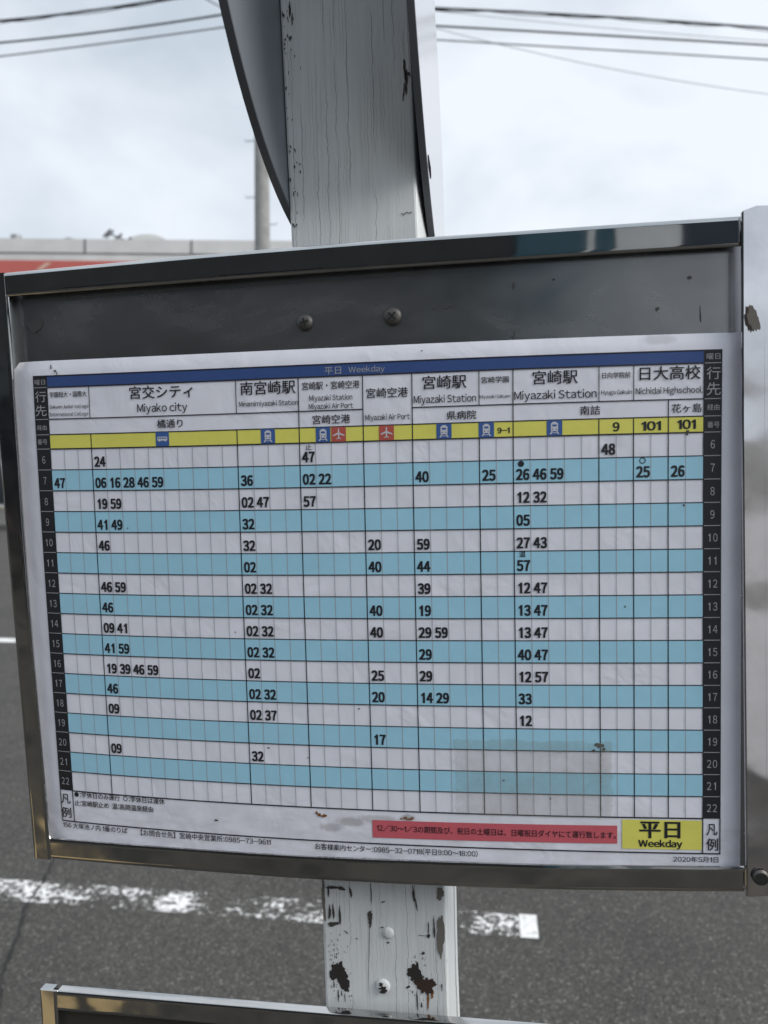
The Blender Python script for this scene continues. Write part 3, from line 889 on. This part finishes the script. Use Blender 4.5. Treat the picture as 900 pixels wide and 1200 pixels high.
g = MB()
W1, W2 = .062, .05
for v in (-3.44, -2.91, 0): hline(g, 0, 41, v, .055)
hline(g, -1.07, 42.06, -3.44, .06)
hline(g, 0, 21, -1.41, W2); hline(g, 24, 41, -1.41, W2)
hline(g, 0, 41, -.68, W2)
for r in range(1, 17): hline(g, 0, 41, r, .042)
hline(g, 0, 41, 17, .06)
for c, v0 in zip(cols, (0, -2.91, -2.91, -2.91, -2.91, -2.91, -2.91, -2.91, -2.91, -2.91, -1.41, 0)):
    if c in (0, 41): continue
    if c in (3, 13): vline(g, c, -2.91, -1.41, W2); vline(g, c, -.68, 17, W1)
    elif c in (28, 35, 37): vline(g, c, -2.91, -1.41, W2); vline(g, c, -.68, 17, W1)
    elif c == 39: vline(g, c, -1.41, 17, W1)
    else: vline(g, c, -2.91, 17, W1)
hline(g, -1.07, 42.06, 18.6, .06)
for u in (-1.04, -.06, 41.02, 42.03): vline(g, u, 17, 18.6, .07)
g.build('table_line', INK_BLACK, sheet_o, SO)
g = MB()
for u in range(1, 41):
    if u not in cols: vline(g, u, 0, 17, .04, .00032)
g.build('minute_line', INK_GREY, sheet_o, SO)
g = MB()
for u0, u1 in ((-1.02, -.05), (41.06, 42.0)):
    for v in (-2.91, -1.41, -.68, *range(0, 17)): hline(g, u0, u1, v, .03, .00037)
g.build('hour_separator', INK_DIM, sheet_o, SO)

# --- lettering
_cache = {}
def glyphs(text):
    if text in _cache: return _cache[text]
    cu = bpy.data.curves.new('type', 'FONT'); cu.body = text; cu.size = 1; cu.resolution_u = 3
    ob = bpy.data.objects.new('type', cu); COL.objects.link(ob)
    bpy.context.view_layer.update()
    dg = bpy.context.evaluated_depsgraph_get(); ev = ob.evaluated_get(dg); me = ev.to_mesh()
    vs = [(v.co.x, v.co.y) for v in me.vertices]; fs = [tuple(p.vertices) for p in me.polygons]
    ev.to_mesh_clear(); bpy.data.objects.remove(ob); bpy.data.curves.remove(cu)
    _cache[text] = (vs, fs); return vs, fs


ONE = ([(.17, 0), (.29, 0), (.29, .735), (.20, .735), (.155, .655), (.03, .60), (.03, .515), (.17, .565)], [(0, 1, 2, 3, 4, 7), (4, 5, 6, 7)])
SIDE = {'i': .045, 'l': .045, '1': .06, 't': .02, 'r': .03, ',': .02, '.': .04, ':': .07, '-': .03, '(': .03, ')': .03}
def compose(text):
    """One line of type: full-width letter shapes set at their own widths, ideographs on the em square."""
    vs, fs, x = [], [], 0.0
    for ch in text:
        if ch == ' ': x += .24; continue
        asc = '!' <= ch <= '~'
        gv, gf = ONE if ch == '1' else glyphs(chr(ord(ch) + 0xFEE0) if asc else ch)
        if asc:
            x0, x1 = min(v[0] for v in gv), max(v[0] for v in gv); sb = SIDE.get(ch, .04)
            n = len(vs); vs += [(x + sb + a - x0, c) for a, c in gv]; x += x1 - x0 + 2 * sb
        else:
            n = len(vs); vs += [(x + a, c) for a, c in gv]; x += 1.0
        fs += [tuple(i + n for i in f) for f in gf]
    return vs, fs


def emit(b, pts_fs, fn, lift, bold):
    """Bold type is the same outline struck several times, a hair apart."""
    pts, fs = pts_fs
    strikes = [(0, 0)] if not bold else [(-bold, -bold * .5), (bold, bold * .5), (-bold, bold * .5), (bold, -bold * .5), (0, 0)]
    for k, (dx, dy) in enumerate(strikes):
        b.add([S(*fn(x + dx, y + dy), lift + .000004 * k) for x, y in pts], fs)


def put(b, text, uc, vc, du, dv, bold=0.0, lift=Cq):
    vs, fs = compose(text)
    x0, x1 = min(v[0] for v in vs), max(v[0] for v in vs); y0, y1 = min(v[1] for v in vs), max(v[1] for v in vs)
    emit(b, (vs, fs), lambda x, y: (uc + ((x - x0) / (x1 - x0) - .5) * du, vc - ((y - y0) / (y1 - y0) - .5) * dv), lift, bold)


def digit(b, ch, uc, vc, w, h, bold, lift=Cq):
    vs, fs = ONE if ch == '1' else glyphs(chr(ord(ch) + 0xFEE0))
    zs, _ = glyphs('\uFF10')
    zx0, zx1 = min(v[0] for v in zs), max(v[0] for v in zs); zy0, zy1 = min(v[1] for v in zs), max(v[1] for v in zs)
    x0, x1 = min(v[0] for v in vs), max(v[0] for v in vs); k = w / (zx1 - zx0); ky = h / (zy1 - zy0)
    emit(b, (vs, fs), lambda x, y: (uc + (x - (x0 + x1) / 2) * k, vc - (y - (zy0 + zy1) / 2) * ky), lift, bold)


TEXTS= [('宮交シティ', 8.01, -2.52, 4.28, 0.58, 'k'), ('Miyako city', 8.06, -1.76, 3.4, 0.5, 'r'), ('学園短大・国際大', 1.49, -2.56, 2.68, 0.26, 'k'), ('Gakuen Junior college', 1.52, -1.97, 2.83, 0.22, 'r'), ('International College', 1.49, -1.61, 2.83, 0.22, 'r'), ('橘通り', 8.55, -1.06, 1.73, 0.39, 'k'), ('平日', 19.18, -3.15, 1.03, 0.32, 'w'), ('Weekday', 21.26, -3.13, 2.22, 0.34, 'w'), ('南宮崎駅', 15.06, -2.52, 3.51, 0.59, 'k'), ('Minamimiyazaki Station', 15.07, -1.8, 3.77, 0.3, 'r'), ('宮崎駅・宮崎空港', 19.03, -2.52, 3.57, 0.35, 'k'), ('Miyazaki Station', 19.02, -1.95, 2.68, 0.32, 'r'), ('Miyazaki Air Port', 19.02, -1.58, 2.76, 0.32, 'r'), ('宮崎空港', 19.03, -1.02, 2.34, 0.4, 'k'), ('止', 17.57, 0.19, 0.38, 0.25, 'k'), ('温', 30.49, 5.13, 0.38, 0.26, 'k'), ('宮崎空港', 22.49, -2.1, 2.52, 0.43, 'k'), ('Miyazaki Air Port', 22.5, -1.01, 2.71, 0.33, 'r'), ('宮崎駅', 25.95, -2.47, 2.6, 0.58, 'k'), ('Miyazaki Station', 25.96, -1.71, 3.71, 0.44, 'r'), ('宮崎学園', 28.95, -2.49, 1.62, 0.27, 'k'), ('Miyazaki Gakuen', 28.94, -1.76, 1.79, 0.19, 'r'), ('県病院', 26.95, -1.02, 1.76, 0.38, 'k'), ('9-1', 29.44, -0.3, 0.7, 0.24, 'b'), ('宮崎駅', 32.46, -2.51, 2.6, 0.58, 'k'), ('Miyazaki Station', 32.47, -1.73, 4.78, 0.48, 'r'), ('日向学院前', 35.99, -2.51, 1.63, 0.25, 'k'), ('Hyuga Gakuin', 36.01, -1.77, 1.76, 0.25, 'r'), ('南詰', 34.49, -1.05, 1.14, 0.39, 'k'), ('9', 36.0, -0.32, 0.35, 0.38, 'b'), ('101', 38.02, -0.32, 1.07, 0.38, 'b'), ('日大高校', 39.08, -2.54, 3.48, 0.58, 'k'), ('Nichidai Highschool', 39.03, -1.77, 3.83, 0.36, 'r'), ('花ヶ島', 40.05, -1.04, 1.71, 0.37, 'k'), ('101', 40.05, -0.35, 1.01, 0.39, 'b'), ('曜日', 41.55, -3.18, 0.78, 0.25, 'w'), ('行', 41.57, -2.48, 0.8, 0.52, 'w'), ('先', 41.58, -1.82, 0.8, 0.54, 'w'), ('経由', 41.57, -1.05, 0.69, 0.25, 'w'), ('番号', 41.58, -0.31, 0.69, 0.26, 'w'), ('曜日', -0.54, -3.16, 0.8, 0.24, 'w'), ('行', -0.54, -2.48, 0.84, 0.51, 'w'), ('先', -0.57, -1.82, 0.85, 0.52, 'w'), ('経由', -0.57, -1.02, 0.73, 0.24, 'w'), ('番号', -0.59, -0.34, 0.74, 0.26, 'w'), ('凡', -0.63, 17.45, 0.72, 0.49, 'k'), ('例', -0.66, 18.16, 0.79, 0.53, 'k'), ('●:学休日のみ運行  ○:学休日は運休', 3.48, 17.16, 6.77, 0.3, 'k'), ('止:宮崎駅止め  温:高岡温泉経由', 3.03, 17.6, 5.94, 0.3, 'k'), ('156 大塚池ノ内 1番のりば', 1.49, 18.81, 4.99, 0.29, 's'), ('【お問合せ先】宮崎中央営業所:0985-73-9611', 9.59, 18.82, 9.2, 0.31, 's'), ('お客様案内センター:0985-32-0718(平日9:00〜18:00)', 22.35, 18.88, 10.36, 0.31, 's'), ('12/30〜1/3の期間及び、祝日の土曜日は、日曜祝日ダイヤにて運行致します。', 28.57, 17.83, 14.66, 0.32, 'm'), ('平日', 38.5, 17.55, 2.35, 0.74, 'B'), ('Weekday', 38.53, 18.21, 2.56, 0.42, 'b'), ('凡', 41.56, 17.5, 0.62, 0.51, 'k'), ('例', 41.59, 18.18, 0.66, 0.55, 'k'), ('2020年5月1日', 40.62, 18.87, 2.65, 0.27, 's')]
BOLD = {'k': .012, 'r': .007, 'w': .0, 's': .009, 'm': .009, 'b': .034, 'B': .030}
heads = {}
for text, uc, vc, du, dv, st in TEXTS:
    if st == 'w': key, ink_ = ('title_lettering' if 0 < uc < 41 else 'column_caption', uc > 20), INK_DIM
    elif vc > 17: key, ink_ = ('footnote_line', text), INK_BLACK
    else: key, ink_ = ('column_heading', max(c for c in cols if c <= uc)), INK_BLACK
    b, _ = heads.setdefault(key, (MB(), ink_))
    put(b, text, uc, vc, du, dv, BOLD[st])
for (nm, _), (b, ink_) in heads.items(): b.build(nm, ink_, sheet_o, SO)
for r in range(17):
    t = str(6 + r)
    for uc in (-.56, 41.55):
        wt = MB()
        if len(t) == 1: digit(wt, t, uc, r + .52, .25, .36, 0.0)
        else:
            digit(wt, t[0], uc - .17, r + .52, .25, .36, 0.0); digit(wt, t[1], uc + .17, r + .52, .25, .36, 0.0)
        wt.build('hour_number', INK_DIM, sheet_o, SO)

TABLE = {
    6: {3: '24', 17: '47', 35: '48'}, 7: {0: '47', 3: '06 16 28 46 59', 13: '36', 17: '02 22', 24: '40', 28: '25', 30: '26 46 59', 37: '25', 39: '26'},
    8: {3: '19 59', 13: '02 47', 17: '57', 30: '12 32'}, 9: {3: '41 49', 13: '32', 30: '05'}, 10: {3: '46', 13: '32', 21: '20', 24: '59', 30: '27 43'},
    11: {13: '02', 21: '40', 24: '44', 30: '57'}, 12: {3: '46 59', 13: '02 32', 24: '39', 30: '12 47'}, 13: {3: '46', 13: '02 32', 21: '40', 24: '19', 30: '13 47'},
    14: {3: '09 41', 13: '02 32', 21: '40', 24: '29 59', 30: '13 47'}, 15: {3: '41 59', 13: '02 32', 24: '29', 30: '40 47'}, 16: {3: '19 39 46 59', 13: '02', 21: '25', 24: '29', 30: '12 57'},
    17: {3: '46', 13: '02 32', 21: '20', 24: '14 29', 30: '33'}, 18: {3: '09', 13: '02 37', 30: '12'}, 19: {21: '17'}, 20: {3: '09', 13: '32'}}
for hour, row in TABLE.items():
    for c, txt in row.items():
        for k, num in enumerate(txt.split()):
            nb = MB()
            for j, ch in enumerate(num):
                digit(nb, ch, c + k + .35 + .405 * j, hour - 6 + .635, .33, .465, .055)
            nb.build('departure_time', INK_BLACK, sheet_o, SO)

# ● and ○ above two of the times
b = MB(); n = 28
b.add([S(30.45, 1.17, Cq)] + [S(30.45 + .185 * math.cos(2 * math.pi * k / n), 1.17 + .135 * math.sin(2 * math.pi * k / n), Cq) for k in range(n)], [(0, 1 + k, 1 + (k + 1) % n) for k in range(n)])
ring = [S(37.52 + q * .185 * math.cos(2 * math.pi * k / n), 1.15 + q * .135 * math.sin(2 * math.pi * k / n), Cq) for q in (1, .72) for k in range(n)]
b.add(ring, [(k, (k + 1) % n, n + (k + 1) % n, n + k) for k in range(n)])
b.build('note_dot', INK_BLACK, sheet_o, SO)


# --- pictograms in the yellow band
def poly(b, pts, u, v, su, sv, lift): b.add([S(u + x * su, v - y * sv, lift) for x, y in pts], [tuple(range(len(pts)))])
def rrect(x0, x1, y0, y1, r, n=4):
    out = []
    for cx, cy, a0 in ((x1 - r, y1 - r, 0), (x0 + r, y1 - r, 90), (x0 + r, y0 + r, 180), (x1 - r, y0 + r, 270)):
        for k in range(n + 1):
            a = math.radians(a0 + 90 * k / n); out.append((cx + r * math.cos(a), cy + r * math.sin(a)))
    return out

HU, HV = .455, .325
def icon(kind, u, v):
    bg = MB(); poly(bg, rrect(-1, 1, -1, 1, .18), u, v, HU, HV, .00040)
    plate = bg.build(kind + '_icon', INK_PLANE if kind == 'plane' else INK_ICON, sheet_o, SO)
    f, d = MB(), MB(); l1, l2 = .00046, .00051
    if kind == 'train':
        poly(f, rrect(-.46, .46, -.42, .68, .16), u, v, HU, HV, l1); poly(f, rrect(-.26, .26, .64, .80, .06), u, v, HU, HV, l1)
        for s_ in (-1, 1): poly(f, [(s_ * .22, -.40), (s_ * .38, -.40), (s_ * .62, -.82), (s_ * .42, -.82)][::s_], u, v, HU, HV, l1)
        poly(f, rrect(-.40, .40, -.68, -.60, .02), u, v, HU, HV, l1)
        poly(d, rrect(-.28, .28, .20, .46, .05), u, v, HU, HV, l2)
        for s_ in (-.24, .24): poly(d, rrect(s_ - .08, s_ + .08, -.24, -.10, .06), u, v, HU, HV, l2)
    elif kind == 'bus':
        poly(f, rrect(-.74, .74, -.22, .34, .08), u, v, HU, HV, l1)
        for s_ in (-.42, .44): poly(f, rrect(s_ - .13, s_ + .13, -.36, -.12, .11), u, v, HU, HV, l1)
        for k in range(5): poly(d, rrect(-.64 + k * .27, -.45 + k * .27, .04, .24, .03), u, v, HU, HV, l2)
    else:
        poly(f, rrect(-.085, .085, -.62, .80, .08), u, v, HU, HV, l1)
        for s_ in (-1, 1):
            poly(f, [(s_ * .06, .26), (s_ * .06, -.02), (s_ * .80, -.26), (s_ * .80, -.10)][::s_], u, v, HU, HV, l1 + .00002)
            poly(f, [(s_ * .05, -.42), (s_ * .05, -.56), (s_ * .34, -.70), (s_ * .34, -.60)][::s_], u, v, HU, HV, l1 + .00002)
    f.build('pictogram', INK_WHITE, plate, SO)
    if d.v: d.build('pictogram_window', INK_ICON, plate, SO)


for k, u, v in (('bus', 8.0, -.35), ('train', 15.0, -.35), ('train', 18.5, -.34), ('plane', 19.47, -.34), ('plane', 22.42, -.34), ('train', 25.9, -.34), ('train', 28.42, -.34), ('train', 32.42, -.34)): icon(k, u, v)

# --- rust marks and specks on the sheet
def sblob(b, u, v, ru, rv, lift, seed, jag=.5, n=22):
    rnd = random.Random(seed); ph = [rnd.uniform(0, 6.28) for _ in range(4)]
    pts = []
    for k in range(n):
        a = 2 * math.pi * k / n; r = 1 + jag * (.35 * math.sin(2 * a + ph[0]) + .3 * math.sin(3 * a + ph[1]) + .25 * math.sin(5 * a + ph[2])) + rnd.uniform(-.15, .15) * jag
        pts.append(S(u + ru * r * math.cos(a), v + rv * r * math.sin(a), lift))
    b.add([S(u, v, lift)] + pts, [(0, 1 + k, 1 + (k + 1) % n) for k in range(n)])


b = MB()
for i, (u, v, ru, rv) in enumerate(((17.35, 17.25, .10, .07), (17.5, 17.33, .13, .07), (17.85, 17.37, .16, .08), (17.62, 17.38, .07, .05), (23.05, 17.30, .12, .06), (23.3, 17.36, .16, .05), (23.5, 17.30, .10, .05), (22.8, 17.35, .08, .04))): sblob(b, u, v, ru, rv, .0005, 500 + i)
b.build('rust_spot', RUST, sheet_o, SO)
b = MB()
for i, (u, v, ru, rv) in enumerate(((.3, -3.86, .05, .10), (.62, -3.66, .08, .06), (.75, -3.55, .04, .07), (14.3, 14.2, .07, .04), (16.9, 14.6, .05, .03), (32.0, 16.2, .05, .04), (36.5, 7.5, .05, .04), (29.2, 15.4, .05, .04), (39.9, 3.1, .05, .05), (40.1, .0, .10, .10), (27.9, 6.0, .05, .03), (5.3, 3.8, .05, .03), (12.4, 8.7, .04, .03), (20.3, 12.2, .05, .04), (24.6, -3.85, .05, .03), (10.5, 17.9, .12, .05), (34.95, 13.72, .28, .10), (35.2, 13.9, .12, .08), (34.6, 13.95, .10, .05))): sblob(b, u, v, ru, rv, .0005, 600 + i)
b.build('dirt_speck', mat('dirt', (.07, .065, .06), .8), sheet_o, SO)

# --- clear tape over the evening hours
TAPE = bpy.data.materials.new('clear_tape'); TAPE.use_nodes = True
P(TAPE).inputs['Base Color'].default_value = (.40, .405, .36, 1); P(TAPE).inputs['Roughness'].default_value = .3
tn = noise(TAPE, coord(TAPE), 38, 6, .7)
bump(TAPE, noise(TAPE, coord(TAPE), 45, 3, .5, (1, 1, .4)), .6, .0015)
L(TAPE, ramp(TAPE, tn, [(.3, (.09, .09, .09)), (.7, (.30, .30, .30))]).outputs['Color'], P(TAPE).inputs['Alpha'])
tp = thing('clear_tape', 'yellowed square of clear tape stuck over the late evening rows', 'tape', S(31, 15.2), lean=True)
TO = S(31, 15.2)
def torn(b, u0, u1, v0, v1, lift, amp, seed, n=40):
    """A strip of film whose long edges were torn, not cut."""
    rnd = random.Random(seed); vs = []; lo = hi = 0
    along_u = (u1 - u0) > (v1 - v0)
    for k in range(n + 1):
        lo += rnd.uniform(-amp, amp) - lo * .3; hi += rnd.uniform(-amp, amp) - hi * .3; t = k / n
        if along_u: vs += [S(u0 + (u1 - u0) * t, v0 + lo, lift), S(u0 + (u1 - u0) * t, v1 + hi, lift)]
        else: vs += [S(u0 + lo, v0 + (v1 - v0) * t, lift), S(u1 + hi, v0 + (v1 - v0) * t, lift)]
    b.add(vs, [(2 * k, 2 * k + 1, 2 * k + 3, 2 * k + 2) for k in range(n)])


b = MB(); torn(b, 26.3, 35.1, 14.0, 17.05, .00060, .03, 1); b.build('film', TAPE, tp, TO)
b = MB(); torn(b, 26.15, 35.7, 13.50, 13.98, .00066, .05, 2); b.build('upper_edge', TAPE, tp, TO)
b = MB(); torn(b, 35.05, 35.68, 13.9, 16.95, .00072, .05, 3); b.build('side_edge', TAPE, tp, TO)
b = MB(); torn(b, 26.22, 26.36, 14.1, 16.9, .00078, .03, 4); b.build('turned_edge', TAPE, tp, TO)
